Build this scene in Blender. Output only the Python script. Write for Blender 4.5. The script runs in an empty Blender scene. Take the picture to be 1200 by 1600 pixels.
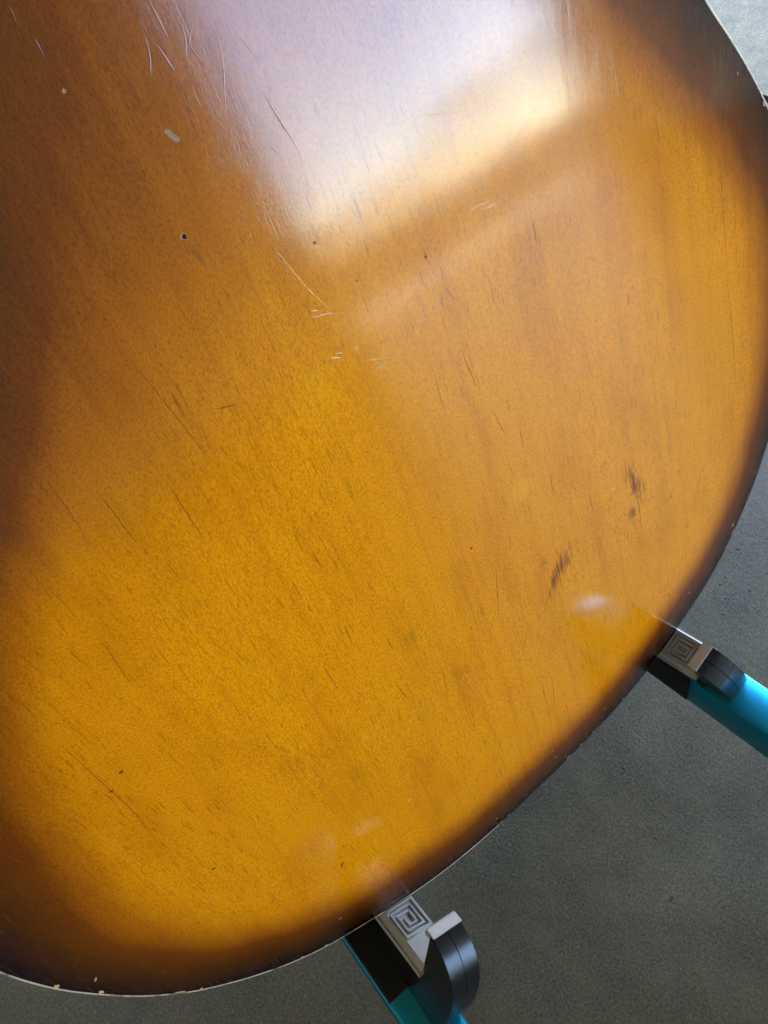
import bpy, bmesh, math, random
import numpy as np
from mathutils import Vector, Matrix

random.seed(7)
sc = bpy.context.scene
R = math.radians

# ------------------------------------------------------------------ camera
TAU = 20.0          # the guitar leans back this many degrees from upright
Z0 = 0.12           # height of the two resting points above the floor
TH = R(90 - TAU)
# guitar frame: x across the back, y up along the grain, z out of the back
GM = Matrix.Translation((0, 0, Z0)) @ Matrix.Rotation(TH, 4, 'X')
cam_d = bpy.data.cameras.new("camera")
cam = bpy.data.objects.new("camera", cam_d)
sc.collection.objects.link(cam)
sc.camera = cam
cam_d.sensor_fit = 'HORIZONTAL'
cam_d.sensor_width = 36.0
cam_d.lens = 36.0 * 1202 / 1200
cam_d.clip_start = 0.01
cam_d.clip_end = 2000
right = Vector((.761168, -.299863, .575071))
down = Vector((-.574209, -.723806, .382608))
fwd = Vector((.30151, -.621439, -.723122))
rot = Matrix((right, -down, -fwd)).transposed().to_4x4()
cam.matrix_world = GM @ Matrix.Translation((-.10577, .36807, .190)) @ rot

# ------------------------------------------------------------------ sky, sun, exposure
SUN_AZ = 77.0       # from the viewer's side (-Y) towards the right (+X)
SUN_EL = 30.0
sun_dir = Vector((math.sin(R(SUN_AZ)) * math.cos(R(SUN_EL)),
                  -math.cos(R(SUN_AZ)) * math.cos(R(SUN_EL)), math.sin(R(SUN_EL))))
w = bpy.data.worlds.new("World")
sc.world = w
w.use_nodes = True
nt = w.node_tree
bg = nt.nodes['Background']
sky = nt.nodes.new('ShaderNodeTexSky')
sky.sky_type = 'NISHITA'
sky.sun_disc = False
sky.sun_elevation = R(SUN_EL)
sky.sun_rotation = math.atan2(sun_dir.x, sun_dir.y)
sky.air_density = 0.9
sky.dust_density = 0.7
sky.altitude = 1500
sky.ozone_density = 1.0
nt.links.new(sky.outputs[0], bg.inputs[0])
bg.inputs[1].default_value = 0.15
sd = bpy.data.lights.new("sun", 'SUN')
sd.energy = 2.0
sd.angle = R(0.5)
sd.color = (1, .98, .95)
sun = bpy.data.objects.new("sun", sd)
sc.collection.objects.link(sun)
sun.rotation_euler = sun_dir.to_track_quat('Z', 'Y').to_euler()
sc.view_settings.view_transform = 'Standard'
sc.view_settings.look = 'None'
sc.view_settings.gamma = 1
sc.view_settings.exposure = 4.3
sc.cycles.max_bounces = 8
sc.cycles.diffuse_bounces = 5

# ------------------------------------------------------------------ helpers
def link(o, parent=None):
    sc.collection.objects.link(o)
    if parent is not None:
        o.parent = parent
    return o

def mesh_obj(name, verts, faces, mat, parent=None, smooth=False):
    me = bpy.data.meshes.new(name)
    me.from_pydata([tuple(v) for v in verts], [], faces)
    me.validate()
    if mat:
        me.materials.append(mat)
    if smooth:
        me.polygons.foreach_set('use_smooth', [True] * len(me.polygons))
    me.update()
    return link(bpy.data.objects.new(name, me), parent)

def bm_obj(name, bm, mat, parent=None, smooth=False):
    bmesh.ops.recalc_face_normals(bm, faces=bm.faces)
    me = bpy.data.meshes.new(name)
    bm.to_mesh(me)
    bm.free()
    if mat:
        me.materials.append(mat)
    if smooth:
        me.polygons.foreach_set('use_smooth', [True] * len(me.polygons))
    return link(bpy.data.objects.new(name, me), parent)

def structure(name, lo, hi, mat):
    bm = bmesh.new()
    bmesh.ops.create_cube(bm, size=1)
    for v in bm.verts:
        v.co = Vector([(lo[i] + hi[i]) / 2 + v.co[i] * (hi[i] - lo[i]) for i in range(3)])
    o = bm_obj(name, bm, mat)
    o['kind'] = 'structure'
    return o

class NT:
    def __init__(s, name):
        s.m = bpy.data.materials.new(name)
        s.m.use_nodes = True
        s.t = s.m.node_tree
        s.b = s.t.nodes['Principled BSDF']
    def n(s, typ, ins=None, **kw):
        x = s.t.nodes.new(typ)
        for k, v in kw.items():
            setattr(x, k, v)
        for k, v in (ins or {}).items():
            s.set(x.inputs[k], v)
        return x
    def set(s, sock, v):
        if isinstance(v, bpy.types.NodeSocket):
            s.t.links.new(v, sock)
        else:
            sock.default_value = v
    def math(s, op, a, b=0.0, c=0.0, clamp=False):
        x = s.n('ShaderNodeMath', operation=op, use_clamp=clamp)
        s.set(x.inputs[0], a); s.set(x.inputs[1], b); s.set(x.inputs[2], c)
        return x.outputs[0]
    def scale(s, vec, sx, sy, sz, loc=(0, 0, 0), rot=(0, 0, 0)):
        return s.n('ShaderNodeMapping', {'Vector': vec, 'Scale': (sx, sy, sz), 'Location': loc, 'Rotation': rot}).outputs[0]
    def noise(s, vec, sc_=1.0, det=2.0, rough=.5):
        return s.n('ShaderNodeTexNoise', {'Vector': vec, 'Scale': sc_, 'Detail': det, 'Roughness': rough}).outputs['Fac']
    def ramp(s, fac, stops):
        x = s.n('ShaderNodeValToRGB', {'Fac': fac})
        e = x.color_ramp.elements
        while len(e) < len(stops):
            e.new(0.5)
        for el, (p, c) in zip(e, stops):
            el.position = p
            el.color = (c, c, c, 1) if isinstance(c, (int, float)) else (*c, 1)
        return x.outputs[0]
    def mix(s, fac, a, b, blend='MIX'):
        x = s.n('ShaderNodeMix', data_type='RGBA', blend_type=blend)
        s.set(x.inputs['Factor'], fac)
        s.set(x.inputs['A'], a if not isinstance(a, tuple) else (*a, 1))
        s.set(x.inputs['B'], b if not isinstance(b, tuple) else (*b, 1))
        return x.outputs['Result']
    def p(s, **kw):
        for k, v in kw.items():
            k = k.replace('_', ' ')
            if isinstance(v, tuple) and len(v) == 3 and 'Color' in k:
                v = (*v, 1)
            s.set(s.b.inputs[k], v)

def simple(name, col, rough, spec=.5, metal=0.0, var=.12, scale=400, bump=.0):
    m = NT(name)
    co = m.n('ShaderNodeTexCoord').outputs['Object']
    f = m.noise(co, scale, 3)
    g = m.math('ADD', 1 - var, m.math('MULTIPLY', f, 2 * var))
    c = m.mix(1.0, col, m.n('ShaderNodeCombineColor', {0: g, 1: g, 2: g}).outputs[0], 'MULTIPLY')
    m.p(Base_Color=c, Roughness=rough, Specular_IOR_Level=spec, Metallic=metal)
    if bump:
        m.p(Normal=m.n('ShaderNodeBump', {'Height': m.noise(co, scale * 3, 3), 'Strength': .5, 'Distance': bump}).outputs[0])
    return m.m

# ------------------------------------------------------------------ guitar shape (millimetres in the guitar frame)
RIGHT = [(0, -10.2), (22, -10.1), (47, -8.6), (72, -4.4), (90, 1.2), (106, 7.6), (119, 13.2), (133, 20.0), (148, 30.3), (162, 43.5),
         (171, 53.8), (180, 65.4), (189, 81.2), (194.3, 93), (198.3, 104), (202, 115), (204.8, 126), (207, 138), (208.4, 149.5),
         (209.4, 165), (209.3, 180), (207.6, 198), (204, 214), (199.5, 228), (194, 240), (187.2, 251), (178.2, 265), (167, 280.3),
         (156.6, 293.2), (151, 300.5), (140, 318), (130, 338), (122, 362), (118.5, 390), (121, 420), (128, 450), (137, 482),
         (142, 510), (142, 540), (134, 570), (116, 594), (84, 608), (45, 614), (0, 616)]
OUT = [(x / 1000, y / 1000) for x, y in RIGHT]
OUT = OUT + [(-x, y) for x, y in OUT[-2:0:-1]]
CX, CY = 0.0, 0.180
def dense_outline(n=720):
    P = np.array(OUT)
    # Catmull-Rom, then equal steps, then a light smoothing
    pts = []
    N = len(P)
    for i in range(N):
        p0, p1, p2, p3 = P[i - 1], P[i], P[(i + 1) % N], P[(i + 2) % N]
        for k in range(16):
            t = k / 16
            pts.append(.5 * ((2 * p1) + (p2 - p0) * t + (2 * p0 - 5 * p1 + 4 * p2 - p3) * t * t + (3 * p1 - p0 - 3 * p2 + p3) * t ** 3))
    pts = np.array(pts)
    d = np.r_[0, np.cumsum(np.hypot(*np.diff(np.vstack([pts, pts[:1]]), axis=0).T))]
    cl = np.vstack([pts, pts[:1]])
    s = np.linspace(0, d[-1], n, endpoint=False)
    q = np.c_[np.interp(s, d, cl[:, 0]), np.interp(s, d, cl[:, 1])]
    for _ in range(6):
        q = .5 * q + .25 * (np.roll(q, 1, 0) + np.roll(q, -1, 0))
    return q
EDGE = dense_outline()
DOME, ROLL = 0.0035, 0.0014
def bowl(u, v):
    return DOME * (1 - ((u - CX) ** 2 + (v - CY) ** 2) / .205 ** 2)
def edge_dist(P):
    A = EDGE; B = np.roll(EDGE, -1, 0)
    out = np.full(len(P), 9.0)
    for a, b in zip(A, B):
        ab = b - a
        t = np.clip(((P - a) @ ab) / (ab @ ab), 0, 1)
        out = np.minimum(out, np.hypot(*(P - a - t[:, None] * ab).T))
    return out
def surf(P):
    """height of the gently arched back over the flat of its edge, for many points at once"""
    P = np.asarray(P, float).reshape(-1, 2)
    return bowl(P[:, 0], P[:, 1]) + ROLL * (1 - np.exp(-(edge_dist(P) / .011) ** 1.3))
def burst(P):
    """how far the dark rim of the sunburst reaches in: 1 at the edge, 0 in the amber middle"""
    P = np.asarray(P, float).reshape(-1, 2)
    d = edge_dist(P)
    u, v = P[:, 0], P[:, 1]
    sm = lambda a, b, x: (lambda t: t * t * (3 - 2 * t))(np.clip((x - a) / (b - a), 0, 1))
    left = sm(.06, -.14, u) * sm(.02, .24, v)
    top = sm(.20, .37, v)
    n_ = np.clip(1 - d / (.040 + .014 * left), 0, 1)
    w_ = (.21 + .20 * left + .44 * sm(.23, .38, v)) * np.clip(1 - d / (.05 + .05 * left + .26 * top), 0, 1)
    return np.clip(n_ + w_ * (1 - n_), 0, 1)

# ------------------------------------------------------------------ materials
def back_material():
    m = NT('sunburst_lacquer')
    co = m.n('ShaderNodeTexCoord').outputs['Object']
    at = m.n('ShaderNodeAttribute', attribute_name='burst').outputs['Fac']
    lo = m.noise(m.scale(co, 14, 9, 10), 1, 3)
    band = m.noise(m.scale(co, 120, 5, 10), 1, 3, .6)
    t = m.math('ADD', at, m.math('MULTIPLY', m.math('SUBTRACT', lo, .46), .34))
    t = m.math('ADD', t, m.math('MULTIPLY', m.math('SUBTRACT', band, .5), .10), clamp=True)
    col = m.ramp(t, [(0.0, (.78, .268, .0005)), (.22, (.66, .212, .0005)), (.42, (.41, .113, .001)), (.60, (.155, .034, .001)),
                     (.80, (.068, .018, .002)), (1.0, (.013, .005, .007))])
    # figure: soft lighter and darker clouds along the grain
    fig = m.noise(m.scale(co, 45, 14, 10), 1, 4, .6)
    col = m.mix(m.ramp(fig, [(.30, .0), (.75, .40)]), col, (.52, .160, .003), 'MIX') if False else \
        m.mix(.55, col, m.ramp(fig, [(.28, (.72, .62, .5)), (.5, (1, 1, 1)), (.72, (1.0, 1.08, 1.1))]), 'MULTIPLY')
    stk = m.noise(m.scale(co, 240, 11, 10, loc=(1, 7, 0)), 1, 4, .6)
    col = m.mix(.3, col, m.ramp(stk, [(.25, (.70, .58, .45)), (.5, (1, 1, 1)), (.75, (1.05, 1.1, 1.1))]), 'MULTIPLY')
    # short fibres, seen as a fine fleck
    warp = m.n('ShaderNodeVectorMath', {0: co, 1: m.n('ShaderNodeVectorMath', {0: m.n('ShaderNodeTexNoise', {'Vector': co, 'Scale': 60.0}).outputs['Color'], 1: (.0016, .0016, 0)}, operation='MULTIPLY').outputs[0]}, operation='ADD').outputs[0]
    fib = m.noise(m.scale(warp, 2400, 900, 600, rot=(0, 0, R(14))), 1, 3, .65)
    col = m.mix(.85, col, m.ramp(fib, [(.25, (.52, .42, .30)), (.5, (1, 1, 1)), (.75, (1.25, 1.32, 1.5))]), 'MULTIPLY')
    # pores: short dark dashes along the grain, in drifts
    pn = m.noise(m.scale(warp, 1300, 105, 50), 1, 3, .55)
    drift = m.noise(m.scale(co, 30, 12, 10, loc=(3, 1, 0)), 1, 3)
    pore = m.math('MULTIPLY', m.ramp(pn, [(.58, 0.0), (.74, 1.0)]), m.ramp(drift, [(.36, .3), (.58, 1.0)]))
    col = m.mix(m.math('MULTIPLY', pore, .65), col, (.19, .045, .003))
    line = m.noise(m.scale(warp, 420, 10, 50, loc=(9, 4, 0)), 1, 2, .5)
    lines = m.math('MULTIPLY', m.ramp(line, [(.68, 0.0), (.78, 1.0)]), .26)
    col = m.mix(lines, col, (.15, .045, .006))
    # bruises and stains that stay put: (x, y, half width, half height, turn, colour, strength)
    stains = STAINS
    for (x, y, a, b, ang, c, s) in stains:
        q = m.n('ShaderNodeMapping', {'Vector': co, 'Location': (-x, -y, 0)}, vector_type='POINT').outputs[0]
        q = m.n('ShaderNodeVectorRotate', {'Vector': q, 'Angle': R(ang)}, rotation_type='Z_AXIS').outputs[0]
        q = m.scale(q, 1 / (a * 1.5), 1 / (b * 1.15), 0)
        d = m.n('ShaderNodeVectorMath', {0: q}, operation='LENGTH').outputs['Value']
        brk = m.noise(m.scale(co, 1300, 95, 100, loc=(x * 90, 0, 0)), 1, 4, .7)
        f = m.math('SUBTRACT', m.math('MULTIPLY_ADD', brk, 5.0, -1.7), d, clamp=True)
        f = m.math('MULTIPLY', m.ramp(f, [(.0, 0.0), (.7, 1.0)]), s * (.45 if c[1] > .2 else .8 if c[1] > .08 else 1.0))
        col = m.mix(f, col, c)
    # relief
    wav = m.noise(m.scale(co, 90, 22, 10), 1, 3)
    h = m.math('ADD', m.math('MULTIPLY', fib, .000012), m.math('MULTIPLY', pore, -.000006))
    h = m.math('ADD', h, m.math('MULTIPLY', lines, -.000004))
    h = m.math('ADD', h, m.math('MULTIPLY', wav, .00005))
    bmp = m.n('ShaderNodeBump', {'Height': h, 'Strength': 1.0, 'Distance': 1.0}).outputs[0]
    rn = m.noise(m.scale(co, 25, 25, 10, loc=(5, 2, 0)), 1, 4, .6)
    m.p(Base_Color=col, Roughness=.30, Specular_IOR_Level=.03, Normal=bmp,
        Coat_Weight=1.0, Coat_Roughness=m.math('ADD', .045, m.math('MULTIPLY', rn, .07)), Coat_IOR=1.40, Coat_Normal=bmp)
    return m.m

#STAINS_BEGIN
STAINS = [(0.08801, 0.1318, 0.003, 0.009, -14, (0.10, 0.014, 0.001), 0.75),
    (0.0841, 0.11927, 0.003, 0.004, -10, (0.10, 0.014, 0.001), 0.75),
    (0.08511, 0.14148, 0.0026, 0.006, -10, (0.13, 0.022, 0.001), 0.6),
    (0.03905, 0.12502, 0.0045, 0.01, 30, (0.15, 0.03, 0.001), 0.7),
    (0.03319, 0.12004, 0.0025, 0.01, 30, (0.13, 0.024, 0.001), 0.6),
    (0.02928, 0.13361, 0.0015, 0.005, 0, (0.13, 0.022, 0.001), 0.6),
    (0.02697, 0.17512, 0.005, 0.006, 10, (0.85, 0.42, 0.002), 0.75),
    (-0.07052, 0.12234, 0.0022, 0.004, 40, (0.88, 0.44, 0.01), 0.8),
    (-0.03769, 0.15147, 0.002, 0.005, 15, (0.3, 0.17, 0.006), 0.6),
    (-0.03361, 0.26099, 0.006, 0.007, 0, (0.82, 0.4, 0.002), 0.5),
    (-0.04849, 0.31196, 0.0016, 0.005, -25, (0.16, 0.06, 0.008), 0.7),
    (-0.02417, 0.1145, 0.004, 0.009, -15, (0.34, 0.1, 0.003), 0.5),
    (-0.09653, 0.1366, 0.005, 0.012, -35, (0.34, 0.1, 0.003), 0.4),
    (0.15674, 0.27205, 0.006, 0.016, -10, (0.12, 0.07, 0.035), 0.35),
    (-0.08137, 0.10733, 0.004, 0.009, -30, (0.36, 0.11, 0.003), 0.4)]
#STAINS_END

def floor_material(name, base=(.074, .0595, .0345), rough=.38, spec=.22):
    m = NT(name)
    co = m.n('ShaderNodeTexCoord').outputs['Object']
    big = m.noise(co, 3.5, 4, .6)
    mid = m.noise(co, 30, 4, .65)
    fine = m.noise(co, 620, 4, .7)
    g = m.math('ADD', m.math('MULTIPLY', big, .5), m.math('ADD', m.math('MULTIPLY', mid, .45), m.math('MULTIPLY', fine, 1.35)))
    col = m.mix(1, base, m.ramp(m.math('DIVIDE', g, 2.3), [(.32, (.38, .39, .40)), (.5, (1, 1, 1)), (.68, (1.95, 1.9, 1.8))]), 'MULTIPLY')
    # pale and dark grains of sand in the cement
    vo = m.n('ShaderNodeTexVoronoi', {'Vector': co, 'Scale': 900.0, 'Randomness': 1.0})
    pick = m.n('ShaderNodeSeparateColor', {0: vo.outputs['Color']})
    dot = m.math('MULTIPLY', m.ramp(vo.outputs['Distance'], [(.10, 1.0), (.26, 0.0)]), m.ramp(pick.outputs[0], [(.62, 0.0), (1.0, 1.0)]))
    col = m.mix(m.math('MULTIPLY', dot, .85), col, (.27, .25, .19))
    dk = m.math('MULTIPLY', m.ramp(vo.outputs['Distance'], [(.22, 1.0), (.42, 0.0)]), m.ramp(pick.outputs[1], [(.80, 0.0), (.92, 1.0)]))
    col = m.mix(m.math('MULTIPLY', dk, .6), col, (.030, .030, .028))
    # darker oily blots
    blot = m.ramp(m.noise(m.scale(co, 1, 1, 1, loc=(2.3, .7, 0)), 16, 5, .7), [(.60, 0.0), (.72, 1.0)])
    col = m.mix(m.math('MULTIPLY', blot, .45), col, (.035, .034, .032))
    h = m.math('ADD', m.math('MULTIPLY', fine, .0006), m.math('MULTIPLY', m.noise(co, 150, 3, .6), .0008))
    h = m.math('ADD', h, m.math('MULTIPLY', dot, .0002))
    m.p(Base_Color=col, Roughness=rough, Specular_IOR_Level=spec,
        Normal=m.n('ShaderNodeBump', {'Height': h, 'Strength': .4, 'Distance': 1.0}).outputs[0])
    return m.m

def binding_material():
    m = NT('worn_edge_binding')
    co = m.n('ShaderNodeTexCoord').outputs['Object']
    at = m.n('ShaderNodeAttribute', attribute_name='wear').outputs['Fac']
    f = m.math('ADD', at, m.math('MULTIPLY', m.math('SUBTRACT', m.noise(co, 160, 4, .7), .5), 1.3), clamp=True)
    col = m.ramp(f, [(.40, (.022, .010, .009)), (.60, (.52, .42, .27))])
    m.p(Base_Color=col, Roughness=.45)
    return m.m

M_BACK = back_material()
M_FLOOR = floor_material('dark_concrete')
M_SUNLIT = floor_material('sunlit_tone_concrete', (.060, .066, .064), .95, 0.0)  # matte copy of the floor, the tone of its sunlit corner put into the colour
M_BIND = binding_material()
M_RIM = simple('dark_rim_lacquer', (.03, .012, .009), .25)
M_CHIP = simple('bare_pale_wood', (.62, .37, .14), .7, spec=.08, scale=900)
M_CHIPR = simple('bare_reddish_wood', (.36, .15, .085), .6, scale=900)
M_SCUFF = simple('hazy_scuff', (.33, .19, .11), .7, spec=.1, scale=900)
M_DARK = simple('dark_crack', (.15, .045, .006), .7, spec=.1)
M_HOLE = simple('hole_dark', (.01, .006, .004), .8, spec=.1)
M_RUB = simple('grey_rubber', (.36, .36, .33), .55, spec=.4, var=.1, scale=900, bump=.00004)
M_PLAS = simple('black_plastic', (.006, .006, .0065), .27, spec=.5, var=.15, scale=1500, bump=.00003)
M_PLAS2 = simple('black_plastic_inset', (.010, .010, .011), .55, spec=.25, scale=1500)
M_TEAL = simple('teal_anodised_metal', (.008, .28, .44), .30, metal=.75, var=.30, scale=2600, bump=.00002)
M_FOOT = simple('black_foot_rubber', (.02, .02, .02), .7)
M_WALL = simple('tan_plaster', (.34, .27, .19), .8, scale=20)
M_SHADE_ROOF = simple('shade_roof_underside', (.32, .26, .19), .9, scale=12)
M_ASPH = simple('asphalt', (.05, .05, .05), .85, scale=200)
M_SILL = simple('pale_threshold', (.86, .80, .64), .7, scale=60)

# ------------------------------------------------------------------ the setting
def sheet(name, x0, y0, x1, y1, z, mat):
    o = mesh_obj(name, [(x0, y0, z), (x1, y0, z), (x1, y1, z), (x0, y1, z)], [(0, 1, 2, 3)], mat)
    o['kind'] = 'structure'
    return o
sheet('floor', -300, -300, 300, 300, 0, M_FLOOR)
DOOR_Y = -3.10
sheet('sunlit_slab', .80, .12, 12, 12, .004, M_SUNLIT)  # added sheet that tones the sunlit part of the floor
sheet('driveway', -60, -120, 60, DOOR_Y - .30, .004, M_ASPH)
structure('threshold', (1.403, DOOR_Y - .62, .0), (3.377, DOOR_Y - .02, .02), M_SILL)
structure('door_jamb', (1.362, DOOR_Y - .40, 0), (1.40, DOOR_Y + .01, 2.9), M_SILL)
structure('front_wall', (-4.0, DOOR_Y - .32, 0), (1.36, DOOR_Y, 3.0), M_WALL)
structure('door_post', (3.38, DOOR_Y - .07, 0), (3.72, DOOR_Y, 3.0), M_WALL)
structure('side_shade_wall', (3.6, DOOR_Y + .003, 0), (3.72, -.35, 3.0), M_WALL)  # unseen wall added to keep the sun off the guitar and near floor
structure('left_shade_wall', (-1.72, DOOR_Y + .003, 0), (-1.60, 1.1, 3.0), M_WALL)  # added out of view to darken the left side
structure('back_shade_wall', (-1.597, .98, 0), (.25, 1.1, 3.0), M_WALL)  # added out of view to cut the sky light from behind
structure('shade_roof', (-4.0, DOOR_Y - .12, 3.003), (3.72, 2.0, 3.12), M_SHADE_ROOF)  # unseen slab added to block sky light from overhead

# ------------------------------------------------------------------ the guitar
g = link(bpy.data.objects.new('guitar', None))
g.matrix_world = GM
g['label'] = 'sunburst hollow guitar body seen from its worn amber back, resting on the stand'
g['category'] = 'guitar'

def set_attr(o, name, vals):
    a = o.data.attributes.new(name, 'FLOAT', 'POINT')
    a.data.foreach_set('value', np.asarray(vals, np.float32))

def radial_plate():
    n, rings = len(EDGE), 84
    ts = 1 - (1 - np.linspace(0.012, 1, rings)) ** 1.5
    P = [np.array([[CX, CY]])] + [np.array([CX, CY]) + t * (EDGE - [CX, CY]) for t in ts]
    P = np.vstack(P)
    V, F = [(x, y, z) for (x, y), z in zip(P, surf(P))], []
    for k in range(n):
        F.append((0, 1 + k, 1 + (k + 1) % n))
    for r in range(len(ts) - 1):
        a, b = 1 + r * n, 1 + (r + 1) * n
        for k in range(n):
            k2 = (k + 1) % n
            F.append((a + k, b + k, b + k2, a + k2))
    return V, F
V, F = radial_plate()
EZ = bowl(EDGE[:, 0], EDGE[:, 1])
# the lacquer turns down over the edge in two short steps
n = len(EDGE)
last = len(V) - n
nrm = np.c_[np.roll(EDGE, -1, 0)[:, 1] - np.roll(EDGE, 1, 0)[:, 1], -(np.roll(EDGE, -1, 0)[:, 0] - np.roll(EDGE, 1, 0)[:, 0])]
nrm /= np.hypot(*nrm.T)[:, None]
if ((EDGE - [CX, CY]) * nrm).sum() < 0:
    nrm = -nrm
for off, z in ((.0003, -.0002), (.0003, -.0040)):
    base = len(V)
    V += [(x, y, z + h) for (x, y), h in zip(EDGE + off * nrm, EZ)]
    for k in range(n):
        k2 = (k + 1) % n
        F.append((last + k, base + k, base + k2, last + k2))
    last = base
back = mesh_obj('back_plate', V, F, M_BACK, g, smooth=True)
set_attr(back, 'burst', burst(np.array([v[:2] for v in V])))

def ring_strip(name, prof, mat, smooth=True):
    """a strip round the outline; prof = (outward offset, z) pairs"""
    V, F = [], []
    for off, z in prof:
        V += [(x, y, z + h) for (x, y), h in zip(EDGE + off * nrm, EZ)]
    for r in range(len(prof) - 1):
        for k in range(n):
            k2 = (k + 1) % n
            F.append((r * n + k, (r + 1) * n + k, (r + 1) * n + k2, r * n + k2))
    return mesh_obj(name, V, F, mat, g, smooth)
bd = ring_strip('binding', [(-.0002, -.0001), (.0004, .00012), (.0009, -.0003), (.0011, -.0012), (.0009, -.0055), (.0003, -.006)], M_BIND)
wear = []
for x, y in EDGE:
    wv = .12
    if x < -.03 and y < .2: wv = .62
    if x > .12 and y > .24: wv = .95
    if x > .02 and y < .24: wv = .10
    wear.append(wv)
set_attr(bd, 'wear', wear * 6)
ring_strip('side_rim', [(.0003, -.0061), (.0, -.070)], M_RIM)
mesh_obj('top_plate', [(x, y, -.0702 + h) for (x, y), h in zip(EDGE, EZ)], [tuple(range(n))], M_RIM, g)

# neck and headstock, above the picture
def tapered(name, x0, x1, y0, y1, z0, z1):
    V = [(-x0, y0, z0), (x0, y0, z0), (x0 * .8, y0, z1), (-x0 * .8, y0, z1), (-x1, y1, z0), (x1, y1, z0), (x1 * .8, y1, z1), (-x1 * .8, y1, z1)]
    F = [(3, 2, 1, 0), (4, 5, 6, 7), (0, 1, 5, 4), (1, 2, 6, 5), (2, 3, 7, 6), (3, 0, 4, 7)]
    return mesh_obj(name, V, F, M_RIM, g)
tapered('neck', .028, .021, .6165, .98, -.072, -.050)
tapered('headstock', .030, .042, .981, 1.15, -.080, -.064)

# marks in the lacquer
def path_ribbon(name, pts, wid, h, mat, taper=True, burst_attr=False, profile=None):
    pts = np.array(pts) / 1000.0
    # resample
    seg = np.hypot(*np.diff(pts, axis=0).T)
    s = np.r_[0, np.cumsum(seg)]
    m_ = max(4, int(s[-1] / .0012))
    q = np.c_[np.interp(np.linspace(0, s[-1], m_), s, pts[:, 0]), np.interp(np.linspace(0, s[-1], m_), s, pts[:, 1])]
    for _ in range(2):
        q[1:-1] = .5 * q[1:-1] + .25 * (q[:-2] + q[2:])
    q[1:-1] += np.random.RandomState(len(pts) * 7 + m_).normal(0, .00005, q[1:-1].shape)
    tan = np.gradient(q, axis=0)
    tan /= np.hypot(*tan.T)[:, None] + 1e-12
    no = np.c_[-tan[:, 1], tan[:, 0]]
    prof = profile or [(-1, 0), (0, 1), (1, 0)]
    V, F = [], []
    for i in range(m_):
        k = math.sin(math.pi * min(1, max(0, (i + .3) / (m_ - .4)))) ** .5 if taper else 1
        for a, b in prof:
            p = q[i] + no[i] * wid * .5 * a * k
            V.append([p[0], p[1], .00002 + h * b * k])
    V = [(x, y, z + hh) for (x, y, z), hh in zip(V, surf([v[:2] for v in V]))]
    c = len(prof)
    for i in range(m_ - 1):
        for j in range(c - 1):
            F.append((i * c + j, i * c + j + 1, (i + 1) * c + j + 1, (i + 1) * c + j))
    o = mesh_obj(name, V, F, mat, g)
    if burst_attr:
        set_attr(o, 'burst', burst(np.array([v[:2] for v in V])))
    return o

def chip(name, x, y, rx, ry, ang, mat, seed, h=.00006):
    rs = random.Random(seed)
    x, y, rx, ry = x / 1000, y / 1000, rx / 1000, ry / 1000
    dd = np.hypot(EDGE[:, 0] - x, EDGE[:, 1] - y)
    i = int(dd.argmin())
    if dd[i] < .005 and mat in (M_CHIP, M_CHIPR):      # chips on the edge follow it
        t = EDGE[(i + 1) % len(EDGE)] - EDGE[i - 1]
        ang = math.atan2(t[1], t[0]) + rs.uniform(-.2, .2)
        rx, ry = max(rx, ry), min(rx, ry)
        x, y = EDGE[i] - nrm[i] * (ry * 1.0)
    k = 9
    pts = []
    for i in range(k):
        t = 2 * math.pi * i / k
        r = rs.uniform(.6, 1.15)
        a, b = rx * r * math.cos(t), ry * r * math.sin(t)
        pts.append((x + a * math.cos(ang) - b * math.sin(ang), y + a * math.sin(ang) + b * math.cos(ang)))
    V = [(x, y, h * .4)] + [(px, py, h) for px, py in pts]
    V += [(x + (px - x) * 1.12, y + (py - y) * 1.12, -.0001) for px, py in pts]
    V = [(a, b, c + hh) for (a, b, c), hh in zip(V, surf([v[:2] for v in V]))]
    F = []
    for i in range(k):
        j = (i + 1) % k
        F.append((0, 1 + i, 1 + j))
        F.append((1 + i, 1 + k + i, 1 + k + j, 1 + j))
    return mesh_obj(name, V, F, mat, g)

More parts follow.
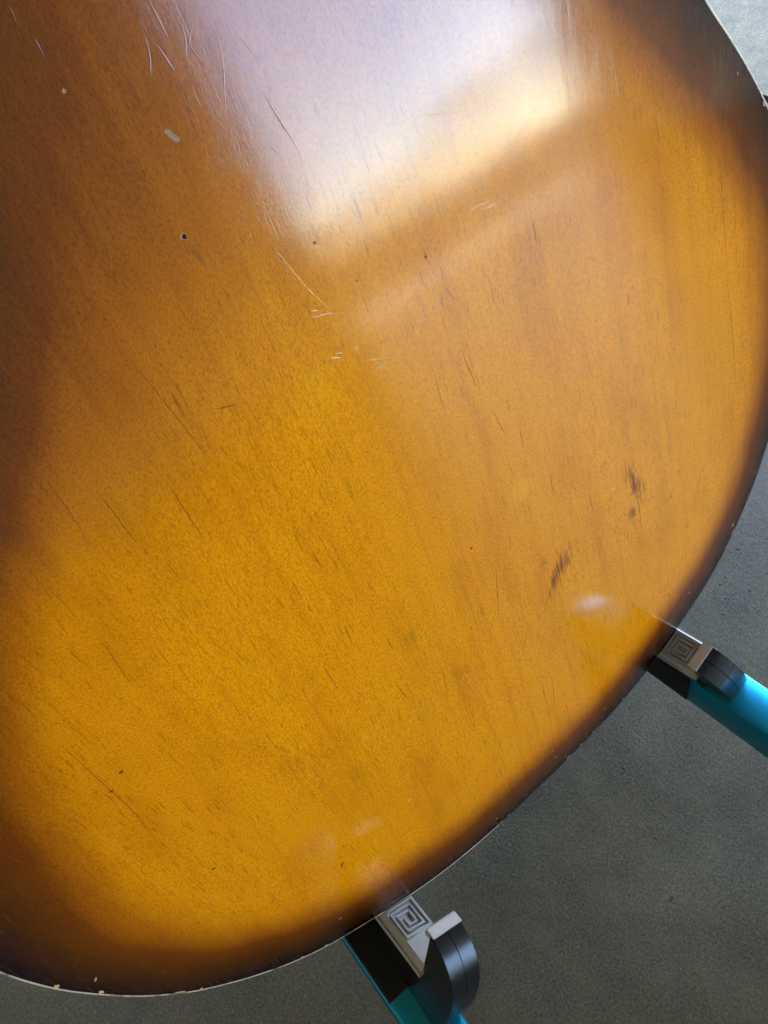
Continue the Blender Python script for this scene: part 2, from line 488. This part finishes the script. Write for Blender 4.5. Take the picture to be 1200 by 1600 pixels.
#MARKS_BEGIN
SCRATCHES = [([(-15.13, 335.8), (-14.61, 333.03), (-14.0, 329.57), (-12.74, 324.86), (-12.01, 321.77), (-11.98, 319.25)], 0.9, 0.1),
    ([(74.7, 301.35), (66.14, 297.8), (54.94, 292.79), (45.63, 289.28), (39.29, 285.99), (34.6, 283.68)], 0.55, 0.08),
    ([(77.78, 298.71), (85.26, 299.51), (94.54, 301.15)], 0.4, 0.05),
    ([(-32.26, 360.02), (-32.09, 356.13), (-31.84, 352.84)], 0.8, 0.09),
    ([(-34.86, 352.66), (-34.13, 349.63), (-33.54, 346.83)], 0.9, 0.1),
    ([(-20.56, 351.44), (-21.21, 346.25), (-22.96, 341.55), (-26.12, 335.14)], 0.6, 0.07),
    ([(-27.76, 353.67), (-27.64, 350.86), (-29.55, 348.61)], 0.6, 0.08),
    ([(-25.25, 352.8), (-28.41, 350.38), (-26.45, 346.18)], 0.6, 0.08),
    ([(-36.5, 354.84), (-37.24, 350.76), (-39.2, 347.91)], 0.6, 0.06),
    ([(27.34, 313.16), (31.51, 311.66), (36.02, 310.2)], 0.45, 0.07),
    ([(27.74, 312.34), (34.92, 309.79)], 0.4, 0.05),
    ([(-28.23, 302.99), (-25.96, 294.64), (-23.2, 286.55), (-18.43, 276.95), (-12.12, 265.95)], 0.5, 0.06),
    ([(-25.8, 282.3), (-23.27, 281.48)], 1.0, 0.12),
    ([(-26.27, 280.77), (-22.94, 279.69), (-19.55, 278.6)], 0.7, 0.1),
    ([(-26.56, 267.4), (-22.15, 265.61)], 0.7, 0.1),
    ([(-24.18, 267.48), (-21.25, 266.59)], 0.9, 0.12),
    ([(-15.77, 260.63), (-10.02, 257.59), (-4.71, 255.51)], 0.5, 0.08),
    ([(4.4, 261.87), (8.41, 260.7), (11.4, 259.45)], 0.5, 0.07),
    ([(5.87, 263.02), (9.99, 262.9), (13.2, 261.55), (15.87, 263.15), (19.06, 264.69)], 0.5, 0.07),
    ([(-19.09, 312.71), (-18.79, 309.91), (-19.02, 307.66)], 0.7, 0.09),
    ([(-18.84, 324.35), (-17.8, 323.3), (-17.16, 321.78)], 0.8, 0.1),
    ([(-16.19, 348.14), (-14.47, 344.5), (-12.69, 340.75)], 0.4, 0.05),
    ([(-3.58, 340.2), (-1.78, 338.72)], 0.5, 0.06),
    ([(-14.96, 299.95), (-11.38, 287.97), (-8.8, 274.64)], 0.5, 0.04),
    ([(35.01, 282.5), (39.6, 282.71), (42.68, 281.27)], 0.7, 0.09),
    ([(38.26, 280.97), (44.17, 279.78), (49.04, 281.9)], 0.5, 0.06),
    ([(18.72, 305.57), (21.1, 299.23), (23.32, 291.81)], 0.4, 0.05),
    ([(23.49, 305.78), (24.32, 300.14)], 0.4, 0.05),
    ([(6.66, 323.63), (8.4, 323.25)], 0.5, 0.06),
    ([(60.1, 285.79), (61.58, 283.77), (60.26, 283.17)], 0.8, 0.1),
    ([(62.26, 283.08), (63.19, 281.08)], 0.8, 0.1),
    ([(-27.89, 303.69), (-27.42, 286.92), (-20.33, 264.28)], 0.35, 0.035),
    ([(-59.56, 367.92), (-60.0, 364.75)], 0.8, 0.07),
    ([(-58.02, 361.8), (-58.11, 358.34)], 0.6, 0.06)]
CRACKS = [([(57.7, 269.2), (57.86, 265.27), (57.8, 260.48)], 0.5),
    ([(18.76, 243.05), (18.62, 238.22), (19.56, 233.87), (20.19, 228.33)], 0.55),
    ([(23.94, 216.48), (26.46, 203.43)], 0.5),
    ([(33.51, 202.96), (32.8, 193.03)], 0.5),
    ([(153.47, 252.16), (154.41, 233.6), (155.31, 214.88), (156.31, 200.41)], 0.4),
    ([(155.74, 197.81), (158.76, 168.48), (160.53, 140.05)], 0.4),
    ([(119.84, 275.9), (120.38, 270.42), (121.09, 265.82)], 0.5),
    ([(132.64, 284.81), (133.21, 278.92)], 0.45),
    ([(136.16, 271.49), (136.89, 268.63)], 0.5),
    ([(96.51, 221.34), (96.11, 216.75)], 0.7),
    ([(86.11, 142.56), (88.18, 119.99), (88.32, 103.47)], 0.6),
    ([(46.71, 133.07), (35.65, 123.98), (22.07, 106.17)], 0.5),
    ([(42.43, 173.34), (41.92, 161.88)], 0.6),
    ([(6.52, 151.69), (3.47, 137.22), (0.9, 125.47)], 0.5),
    ([(105.54, 108.23), (111.18, 107.9)], 0.5),
    ([(59.95, 149.7), (60.9, 137.88)], 0.5),
    ([(-56.49, 212.7), (-56.19, 206.46)], 0.6),
    ([(-61.66, 272.89), (-56.01, 270.93)], 0.5),
    ([(19.37, 265.6), (20.85, 260.42)], 0.35),
    ([(132.07, 108.23), (131.16, 100.68)], 0.5),
    ([(69.37, 257.4), (73.13, 260.03)], 0.3),
    ([(-60.89, 272.39), (-58.06, 271.83)], 0.5),
    ([(-75.29, 300.0), (-72.91, 283.28), (-70.03, 260.94)], 0.4),
    ([(-83.24, 261.36), (-83.12, 240.43)], 0.45),
    ([(-99.23, 272.15), (-98.7, 251.97)], 0.45),
    ([(-107.24, 282.31), (-107.99, 262.44)], 0.4),
    ([(-121.79, 230.17), (-123.27, 213.52)], 0.4),
    ([(-148.16, 212.26), (-147.45, 173.99), (-148.39, 155.68)], 0.45),
    ([(-51.1, 135.16), (-49.89, 125.16)], 0.6),
    ([(-71.85, 169.35), (-71.5, 153.53)], 0.5),
    ([(-30.95, 126.15), (-33.22, 108.57)], 0.5),
    ([(23.11, 35.78), (21.52, 7.17)], 0.4),
    ([(18.34, 63.11), (15.91, 38.59)], 0.4)]
CHIPS = [(-48.74, 315.52, 1.3, 1.1, 0, 'red'),
    (-48.6, 315.45, 1.0, 0.9, 0, 'hole'),
    (-40.39, 335.44, 1.2, 3.0, 0.5, 'scuff'),
    (-16.6, 265.11, 0.95, 0.85, 0, 'pale'),
    (-11.3, 255.63, 1.2, 1.1, 0, 'pale'),
    (-68.59, 68.14, 1.9, 0.8, 0.6, 'pale'),
    (-34.41, -1.56, 0.8, 0.4, 0.7, 'pale'),
    (105.22, 44.57, 1.0, 0.9, 0, 'red'),
    (107.55, 38.68, 1.6, 0.7, 0.2, 'red'),
    (103.06, 43.53, 0.8, 0.8, 0, 'dark'),
    (119.38, 29.82, 0.9, 1.1, 0, 'red'),
    (73.72, 140.91, 0.9, 1.5, 0.3, 'pale'),
    (-106.85, 65.18, 1.7, 0.9, 0.4, 'dark'),
    (-102.03, 75.3, 0.9, 0.4, 0.5, 'dark'),
    (-121.05, 32.26, 1.0, 0.8, 0, 'red'),
    (47.3, 2.18, 0.9, 0.8, 0.4, 'red'),
    (-27.83, -9.74, 1.0, 0.5, 0.6, 'pale'),
    (7.74, 10.38, 1.0, 0.8, 0, 'scuff'),
    (8.87, 2.74, 0.6, 0.5, 0, 'pale'),
    (-49.33, 114.57, 2.0, 0.35, 0.35, 'pale'),
    (-51.71, 115.52, 1.0, 0.3, 0.35, 'pale'),
    (-45.95, 112.48, 1.0, 0.3, 0.35, 'pale'),
    (-95.13, 121.72, 0.8, 0.5, 0, 'pale'),
    (-194.98, 113.48, 1.6, 0.5, 0.9, 'pale'),
    (-204.01, 123.41, 1.4, 0.9, 0, 'pale'),
    (-197.37, 104.07, 1.6, 0.9, 0.6, 'pale'),
    (-175.75, 63.74, 0.7, 0.6, 0, 'pale'),
    (-183.07, 71.44, 3.8, 0.5, 0.15, 'pale'),
    (-142.41, 27.66, 0.9, 0.6, 0, 'pale'),
    (-133.17, 20.38, 1.3, 0.6, 0.5, 'pale'),
    (183.79, 253.06, 0.8, 2.2, -0.3, 'red'),
    (159.35, 48.09, 0.9, 2.0, -0.5, 'red'),
    (156.54, 44.5, 0.8, 3.2, -0.5, 'red'),
    (150.79, 38.89, 0.6, 1.6, -0.5, 'red'),
    (61.71, -4.27, 1.0, 0.6, 0.6, 'pale'),
    (40.59, -7.6, 1.2, 0.5, 0.6, 'red'),
    (26.18, -8.79, 1.8, 0.45, 0.6, 'pale'),
    (36.45, -8.36, 1.0, 0.4, 0.6, 'pale'),
    (16.28, -9.57, 3.0, 0.6, 0.7, 'red'),
    (130.24, 275.51, 1.0, 0.6, 0.4, 'scuff'),
    (138.77, 252.88, 0.5, 0.5, 0, 'pale'),
    (15.32, 277.77, 0.7, 0.7, 0, 'dark'),
    (-16.84, 298.19, 0.6, 0.6, 0, 'dark'),
    (-8.96, 282.81, 0.5, 0.5, 0, 'dark'),
    (-141.8, 187.56, 1.0, 1.0, 0, 'dark'),
    (-147.58, 183.5, 0.8, 0.8, 0, 'dark'),
    (-142.68, 120.45, 1.5, 0.6, -0.5, 'dark'),
    (-1.36, 168.55, 0.8, 0.9, 0, 'dark'),
    (-20.75, 16.2, 1.0, 0.7, 0, 'dark'),
    (-175.16, 164.72, 0.8, 0.7, 0, 'dark'),
    (167.82, 271.12, 1.0, 0.5, 1, 'scuff'),
    (-57.79, 351.93, 0.7, 0.7, 0, 'scuff')]
#MARKS_END
MATS = dict(pale=M_CHIP, red=M_CHIPR, scuff=M_SCUFF, dark=M_DARK, hole=M_HOLE)
for pts, wd, h in SCRATCHES:
    path_ribbon('scratch', pts, wd * .55 / 1000, h * .24 / 1000, M_BACK, burst_attr=True)
for pts, wd in CRACKS:
    path_ribbon('grain_crack', pts, wd * .5 / 1000, .00004, M_DARK)
for i, (x, y, rx, ry, a, mt) in enumerate(CHIPS):
    chip('nail_hole' if mt == 'hole' else 'dent' if mt == 'dark' else 'scuff' if mt == 'scuff' else 'lacquer_chip', x, y, rx * .75, ry * .75, a, MATS[mt], i + 11, .00009 if mt == 'hole' else .00006)

# ------------------------------------------------------------------ the stand
st = link(bpy.data.objects.new('guitar_stand', None))
st.location = (0, 0, 0)
st['label'] = 'folding stand with teal tubes, black hooks and grey rubber pads under the guitar'
st['category'] = 'guitar stand'
TT = R(23)
def side_frame(s, u, v):
    """world matrix: x = outward along the pad, y = up into the body, z = out of the back; mm to m"""
    a = Vector((s * math.cos(TT), math.sin(TT), 0))
    b = Vector((-s * math.sin(TT), math.cos(TT), 0))
    c = Vector((0, 0, 1))
    m4 = Matrix((a, b, c)).transposed().to_4x4()
    m4.translation = Vector((u / 1000, v / 1000, 0))
    return GM @ m4 @ Matrix.Scale(.001, 4)

def prism(fr, prof, a0, a1, bevel=0.0, segs=3):
    """prof = (n, b) outline in mm, pushed along a"""
    bm = bmesh.new()
    va = [bm.verts.new((a0, b, n_)) for n_, b in prof]
    vb = [bm.verts.new((a1, b, n_)) for n_, b in prof]
    k = len(prof)
    bm.faces.new(va); bm.faces.new(list(reversed(vb)))
    for i in range(k):
        bm.faces.new((va[i], vb[i], vb[(i + 1) % k], va[(i + 1) % k]))
    if bevel:
        rim = [e for e in bm.edges if abs(e.verts[0].co.x - e.verts[1].co.x) < 1e-6]
        bmesh.ops.bevel(bm, geom=rim, offset=bevel, segments=segs, affect='EDGES', clamp_overlap=True)
    bm.transform(fr)
    return bm

def by_angle(o, deg):
    o.data.polygons.foreach_set('use_smooth', [True] * len(o.data.polygons))
    o.data.set_sharp_from_angle(angle=R(deg))
    return o

def smooth_profile_open(P, it=2):
    P = [Vector(p) for p in P]
    for _ in range(it):
        Q = [P[0]]
        for a, b in zip(P, P[1:]):
            Q += [a * .75 + b * .25, a * .25 + b * .75]
        P = Q + [P[-1]]
    return [tuple(p) for p in P]

def smooth_profile(P, it=2):
    for _ in range(it):
        Q = []
        for i in range(len(P)):
            p, q = Vector(P[i]), Vector(P[(i + 1) % len(P)])
            if (p - q).length < 3.2:
                Q += [tuple(p), tuple(q)]
            else:
                Q += [tuple(p * .75 + q * .25), tuple(p * .25 + q * .75)]
        P = []
        for c in Q:
            if not P or (Vector(c) - Vector(P[-1])).length > .05:
                P.append(c)
    return P

def box_bm(fr, a0, a1, b0, b1, n0, n1, bev=0.0):
    bm = bmesh.new()
    bmesh.ops.create_cube(bm, size=1)
    for v in bm.verts:
        v.co = Vector(((a0 + a1) / 2 + v.co.x * (a1 - a0), (b0 + b1) / 2 + v.co.y * (b1 - b0), (n0 + n1) / 2 + v.co.z * (n1 - n0)))
    if bev:
        bmesh.ops.bevel(bm, geom=list(bm.edges), offset=bev, segments=2, affect='EDGES')
    bm.transform(fr)
    return bm

def greek_spiral(w, h, turns):
    """centre line of a square spiral inside w x h, from the corner inwards"""
    x0, x1, y0, y1 = 0.0, w, 0.0, h
    st_ = w / (2 * turns + 1)
    sy = h / (2 * turns + 1)
    P = [(x1, y0)]
    while x1 - x0 > st_ * .9 and y1 - y0 > sy * .9:
        P.append((x0, y0)); P.append((x0, y1)); P.append((x1, y1))
        y0 += sy * 1.0
        P.append((x1, y0 + 0)); x0 += st_; y1 -= sy; x1 -= st_
        if x1 <= x0 or y1 <= y0: break
        P.append((x1 + 0, y0))
        break
    return P

def spiral_path(w, h, p):
    x0, x1, y0, y1 = 0, w, 0, h
    P = [(x1, y0)]
    d = 0
    while x1 - x0 > p * .6 and y1 - y0 > p * .6:
        if d == 0: P.append((x0, y0)); y0 += p
        elif d == 1: P.append((x0, y1)); x0 += p
        elif d == 2: P.append((x1, y1)); y1 -= p
        else: P.append((x1, y0)); x1 -= p
        d = (d + 1) % 4
    return P

def ridge_bm(fr, P, wd, b0, b1):
    """raised line along P = (a, n) points, in mm"""
    bm = bmesh.new()
    for i in range(len(P) - 1):
        (ax, ay), (bx, by) = P[i], P[i + 1]
        L = math.hypot(bx - ax, by - ay)
        if L < 1e-6: continue
        dx, dy = (bx - ax) / L, (by - ay) / L
        hw = wd / 2
        e0, e1 = -hw, L + hw - (wd if i < len(P) - 2 else 0) * 0
        c = []
        for t, s_, bb, k in ((e0, -1, b0, 1), (e1, -1, b0, 1), (e1, 1, b0, 1), (e0, 1, b0, 1),
                             (e0, -1, b1, .62), (e1, -1, b1, .62), (e1, 1, b1, .62), (e0, 1, b1, .62)):
            tt = t if k == 1 else (e0 + hw * .38 if t == e0 else e1 - hw * .38)
            eps = .012 * (i % 3)
            c.append(bm.verts.new((ax + dx * tt - dy * s_ * hw * k, bb - (eps if bb == b1 else 0), ay + dy * tt + dx * s_ * hw * k)))
        for f in ((4, 5, 6, 7), (0, 1, 5, 4), (1, 2, 6, 5), (2, 3, 7, 6), (3, 0, 4, 7)):
            bm.faces.new([c[k] for k in f])
    bm.transform(fr)
    return bm

def tube_bm(path, half, cham, closed_caps=True):
    """chamfered square tube along world points"""
    prof = []
    for sx, sy in ((1, 1), (-1, 1), (-1, -1), (1, -1)):
        pts = [(half, half - cham), (half - cham * .3, half - cham * .3), (half - cham, half)]
        for x, y in pts if sx * sy > 0 else reversed(pts):
            prof.append((sx * x, sy * y))
    return sweep(path, prof)

def sweep(path, prof, up=None):
    bm = bmesh.new()
    rings = []
    path = [Vector(p) for p in path]
    up0 = up or (GM.to_3x3() @ Vector((0, 1, 0)))
    for i, p in enumerate(path):
        t = (path[min(i + 1, len(path) - 1)] - path[max(i - 1, 0)]).normalized()
        x = t.cross(up0).normalized()
        if x.length < .1: x = Vector((1, 0, 0))
        y = x.cross(t).normalized()
        rings.append([bm.verts.new(p + x * a + y * b) for a, b in prof])
        up0 = y
    k = len(prof)
    for r in range(len(rings) - 1):
        for j in range(k):
            bm.faces.new((rings[r][j], rings[r + 1][j], rings[r + 1][(j + 1) % k], rings[r][(j + 1) % k]))
    bm.faces.new(list(reversed(rings[0]))); bm.faces.new(rings[-1])
    return bm

def bend(pts, r, k=6):
    pts = [Vector(p) for p in pts]
    out = [pts[0]]
    for i in range(1, len(pts) - 1):
        a, b, c = pts[i - 1], pts[i], pts[i + 1]
        d1, d2 = (a - b).normalized(), (c - b).normalized()
        for j in range(k + 1):
            t = j / k
            out.append((b + d1 * r) * (1 - t) ** 2 + b * 2 * t * (1 - t) + (b + d2 * r) * t * t)
    out.append(pts[-1])
    return out

def support(s, u, v, nl, bl, ac, tc, e):
    """one arm: pad on a two-shell hook on a teal tube. ac = middle of the pad, tc = middle of the tube (along a, mm)"""
    fr = side_frame(s, u, v)
    hook = [(-48, -2.2), (nl - 4, -2.2), (nl - 1.0, -1.5), (nl - .2, bl * .5), (nl, bl - .4), (nl + 3.2, bl - .2), (nl + 8.0 + e * .7, bl - 4.5),
            (nl + 12.4 + e, bl - 12), (nl + 13.8 + e, bl - 20), (nl + 13.8 + e, bl - 28), (nl + 11.5 + e, bl - 42), (nl + 6.5 + e, bl - 56),
            (nl - 1 + e, bl - 69), (nl - 7 + e, bl - 77), (-48, bl - 77)]
    hook = hook[:5] + smooth_profile_open(hook[5:13], 2) + hook[13:]
    for k, (a0, a1) in enumerate(((ac - 7.6, ac - .18), (ac + .18, ac + 7.6))):
        by_angle(bm_obj('hook_shell', prism(fr, hook, a0, a1, .8, 3), M_PLAS, st), 30)
    bm_obj('hook_core', prism(fr, [(n_ * .985 - .2, b_ - .7) for n_, b_ in hook], ac - .3, ac + .3), M_HOLE, st)
    # pad: flat top with a sloping flange on either side, and a lip over the hook's end
    pe = nl - 1.5
    bm = bmesh.new()
    sec = [(-9.9, -7.2), (-9.5, -5.6), (-8.0, -1.4), (-7.6, -1.0), (7.6, -1.0), (8.0, -1.4), (9.5, -5.6), (9.9, -7.2), (9.0, -7.6), (-9.0, -7.6)]
    sec = [(a * .98, b) for a, b in sec]
    v0 = [bm.verts.new((ac + a, b, -46)) for a, b in sec]
    v1 = [bm.verts.new((ac + a, b, pe + (abs(a) > 9) * 0)) for a, b in sec]
    k = len(sec)
    for i in range(k):
        bm.faces.new((v0[i], v1[i], v1[(i + 1) % k], v0[(i + 1) % k]))
    bm.faces.new(list(reversed(v0))); bm.faces.new(v1)
    bm.transform(fr)
    pad = bm_obj('pad', bm, M_RUB, st)
    q = 2.3
    for j, n0 in enumerate((1.2, -16.4, -34.0)):
        P = spiral_path(13.2, 15.6, q)
        P = [(ac + (a - 6.6) * (1 if s > 0 else -1) * -1, n0 + nn) for a, nn in P]
        bm_obj('spiral_ridge', ridge_bm(fr, P, 1.15, -1.1, .75), M_RUB, pad)
    for sg in (-1, 1):
        bm_obj('edge_ridge', ridge_bm(fr, [(ac + sg * 7.55, -45), (ac + sg * 7.55, pe)], .6, -1.1, -.05), M_RUB, pad)
        bm_obj('flange_bead', ridge_bm(fr, [(ac + sg * 9.6, -45), (ac + sg * 9.6, pe - .4)], 1.4, -7.3, -5.2), M_RUB, pad)
    lip = [(nl - 2.4, bl - 2.6), (nl - .1, bl - 2.8), (nl - .1, bl + .1), (nl + 3.4, bl + .1), (nl + 3.5, bl + 1.0), (nl - 1.2, bl + 1.3), (nl - 2.2, bl + .6)]
    bm_obj('lip', prism(fr, lip, ac - 7.9, ac + 7.9, .25, 2), M_RUB, pad)
    # teal tube under the hook, running out towards the viewer, then down to the floor
    wdir = Vector((s * .01, -.16, 1)).normalized()
    ctr = fr @ Vector((tc, -40.0, 0))
    wd_ = (GM.to_3x3() @ wdir).normalized()
    far = ctr + wd_ * .088
    out = (GM.to_3x3() @ Vector((s * .5, 0, 0)))
    p0 = ctr - wd_ * .14
    foot = Vector((far.x + s * .03, far.y - .045, .016))
    path = bend([p0, far, foot], .024, 10)
    leg = by_angle(bm_obj('leg_tube', tube_bm(path, .0125, .0036), M_TEAL, st), 35)
    bv = box_bm(Matrix.Translation(foot) @ Matrix.Scale(.001, 4), -17, 17, -17, 17, -15.5, 9, 5)
    bm_obj('foot', bv, M_FOOT, leg)
    # black sleeve saddling the tube beneath the hook
    prof = [(x / 1000, y / 1000) for x, y in ((-10.6, 10.5), (-10.6, 12.9), (-9.6, 13.6), (9.6, 13.6), (10.6, 12.9), (10.6, 10.5))]
    side = [(x / 1000, y / 1000) for x, y in (((13.4, -9), (12.0, -9), (12.0, 12), (13.4, 10)) if s > 0 else ((-13.4, -7.5), (-13.4, 7.0), (-12.0, 7.0), (-12.0, -7.5)))]
    bm_obj('sleeve', sweep([ctr - wd_ * .06, ctr + wd_ * .018], prof), M_PLAS2, st)
    bm_obj('sleeve', sweep([ctr - wd_ * .06, ctr + wd_ * .010], side), M_PLAS2, st)
    return ctr, wd_, p0

c1 = support(-1, -90.9, .4, 32.0, 22.5, 7.0, 11.0, 4.2)
c2 = support(1, 108.0, 7.5, 23.0, 11.0, -7.0, -10.0, 0.0)
# rear frame: crossbar joining both tubes, an upright leaning back and a rear foot
bm_obj('crossbar', sweep(bend([c1[2], c2[2]], .01), [(math.cos(t * math.pi / 6) * .011, math.sin(t * math.pi / 6) * .011) for t in range(12)], Vector((0, 0, 1))), M_TEAL, st, True)
mid = (c1[2] + c2[2]) / 2
top = mid + Vector((0, .10, .36))
bm_obj('upright', sweep([mid, top], [(math.cos(t * math.pi / 6) * .011, math.sin(t * math.pi / 6) * .011) for t in range(12)], Vector((0, 1, 0))), M_TEAL, st, True)
rl = bm_obj('rear_leg', sweep([mid + Vector((0, .01, .03)), Vector((mid.x, mid.y + .24, .012))], [(math.cos(t * math.pi / 6) * .010, math.sin(t * math.pi / 6) * .010) for t in range(12)], Vector((1, 0, 0))), M_TEAL, st, True)
bm_obj('foot', box_bm(Matrix.Translation((mid.x, mid.y + .24, .012)) @ Matrix.Scale(.001, 4), -13, 13, -13, 13, -11.5, 10, 4), M_FOOT, rl)

# ------------------------------------------------------------------ grit on the floor
def grit():
    rs = random.Random(3)
    V, F = [], []
    def stone(x, y, r, flat=.55, jag=.35):
        base = len(V)
        k = 5
        rot_ = rs.uniform(0, 6)
        ex = rs.uniform(.6, 1.6)
        for lvl, (rr, z) in enumerate(((1.0, -.1), (.8, .6))):
            for i in range(k):
                t = rot_ + 2 * math.pi * i / k
                q = r * rr * rs.uniform(1 - jag, 1 + jag)
                V.append((x + q * math.cos(t) * ex, y + q * math.sin(t), r * flat * z * rs.uniform(.8, 1.3)))
        V.append((x, y, r * flat * rs.uniform(.8, 1.1)))
        for i in range(k):
            j = (i + 1) % k
            F.append((base + i, base + j, base + k + j, base + k + i))
            F.append((base + k + i, base + k + j, base + 2 * k))
    for _ in range(2600):
        stone(rs.uniform(-.45, .6), rs.uniform(-.32, .35), rs.choice((.0003, .0004, .0004, .0006, .0009)))
    for _ in range(1200):
        stone(rs.uniform(.2, 1.6), rs.uniform(0, 1.2), rs.choice((.0005, .0008, .0012)))
    for (x, y, r) in GRIT:
        for _ in range(3):
            stone(x + rs.gauss(0, r * .6), y + rs.gauss(0, r * .6), r * rs.uniform(.3, .6), .35, .5)
    o = mesh_obj('grit', V, F, M_GRIT)
    o['kind'] = 'stuff'
M_GRIT = simple('grit_grains', (.075, .07, .055), .8, spec=.1, var=.8, scale=250)
GRIT = [(0.0303, -0.0911, 0.0022), (0.0259, -0.0931, 0.0018), (0.0424, -0.1362, 0.0025), (0.0438, -0.1311, 0.002), (-0.0017, -0.1039, 0.0015), (0.0696, -0.0204, 0.002), (0.0675, -0.0258, 0.0018), (0.1001, -0.0851, 0.0012), (-0.0398, -0.0742, 0.0015), (-0.0192, 0.0027, 0.0014), (-0.0284, -0.0309, 0.001), (-0.0623, 0.013, 0.001), (0.2213, 0.0085, 0.002), (0.263, 0.0299, 0.0022), (-0.2981, 0.1244, 0.0015), (-0.183, 0.0331, 0.0018), (0.0794, -0.0794, 0.001), (-0.006, -0.0664, 0.0012), (-0.0443, -0.0511, 0.0012)]
grit()

# ------------------------------------------------------------------ hedge across the drive, outside the doorway
def hedge():
    rs = random.Random(21)
    V, F = [], []
    for _ in range(5200):
        x = rs.uniform(-3, 16)
        hgt = .62 + .19 * max(0, x - 3.6) + .10 * math.sin(x * 1.9 + 1) + .07 * math.sin(x * 4.1)
        z = max(.03, hgt * (1 - rs.random() ** 1.6))
        y = -8.5 + rs.uniform(-.5, .5) * (1.1 - .6 * z / 1.3)
        a, b = rs.uniform(0, 6.3), rs.uniform(-1, 1)
        r = rs.uniform(.03, .075)
        u = Vector((math.cos(a), math.sin(a), b * .6)).normalized() * r
        v = Vector((-math.sin(a) * b, math.cos(a) * b, 1)).normalized() * r * .6
        c = Vector((x, y, z))
        k = len(V)
        V.extend([c - u, c + v, c + u, c - v])
        F.append((k, k + 1, k + 2, k + 3))
    o = mesh_obj('hedge', V, F, simple('hedge_leaf', (.07, .075, .02), .6, var=.5, scale=3))
    o['kind'] = 'stuff'
hedge()
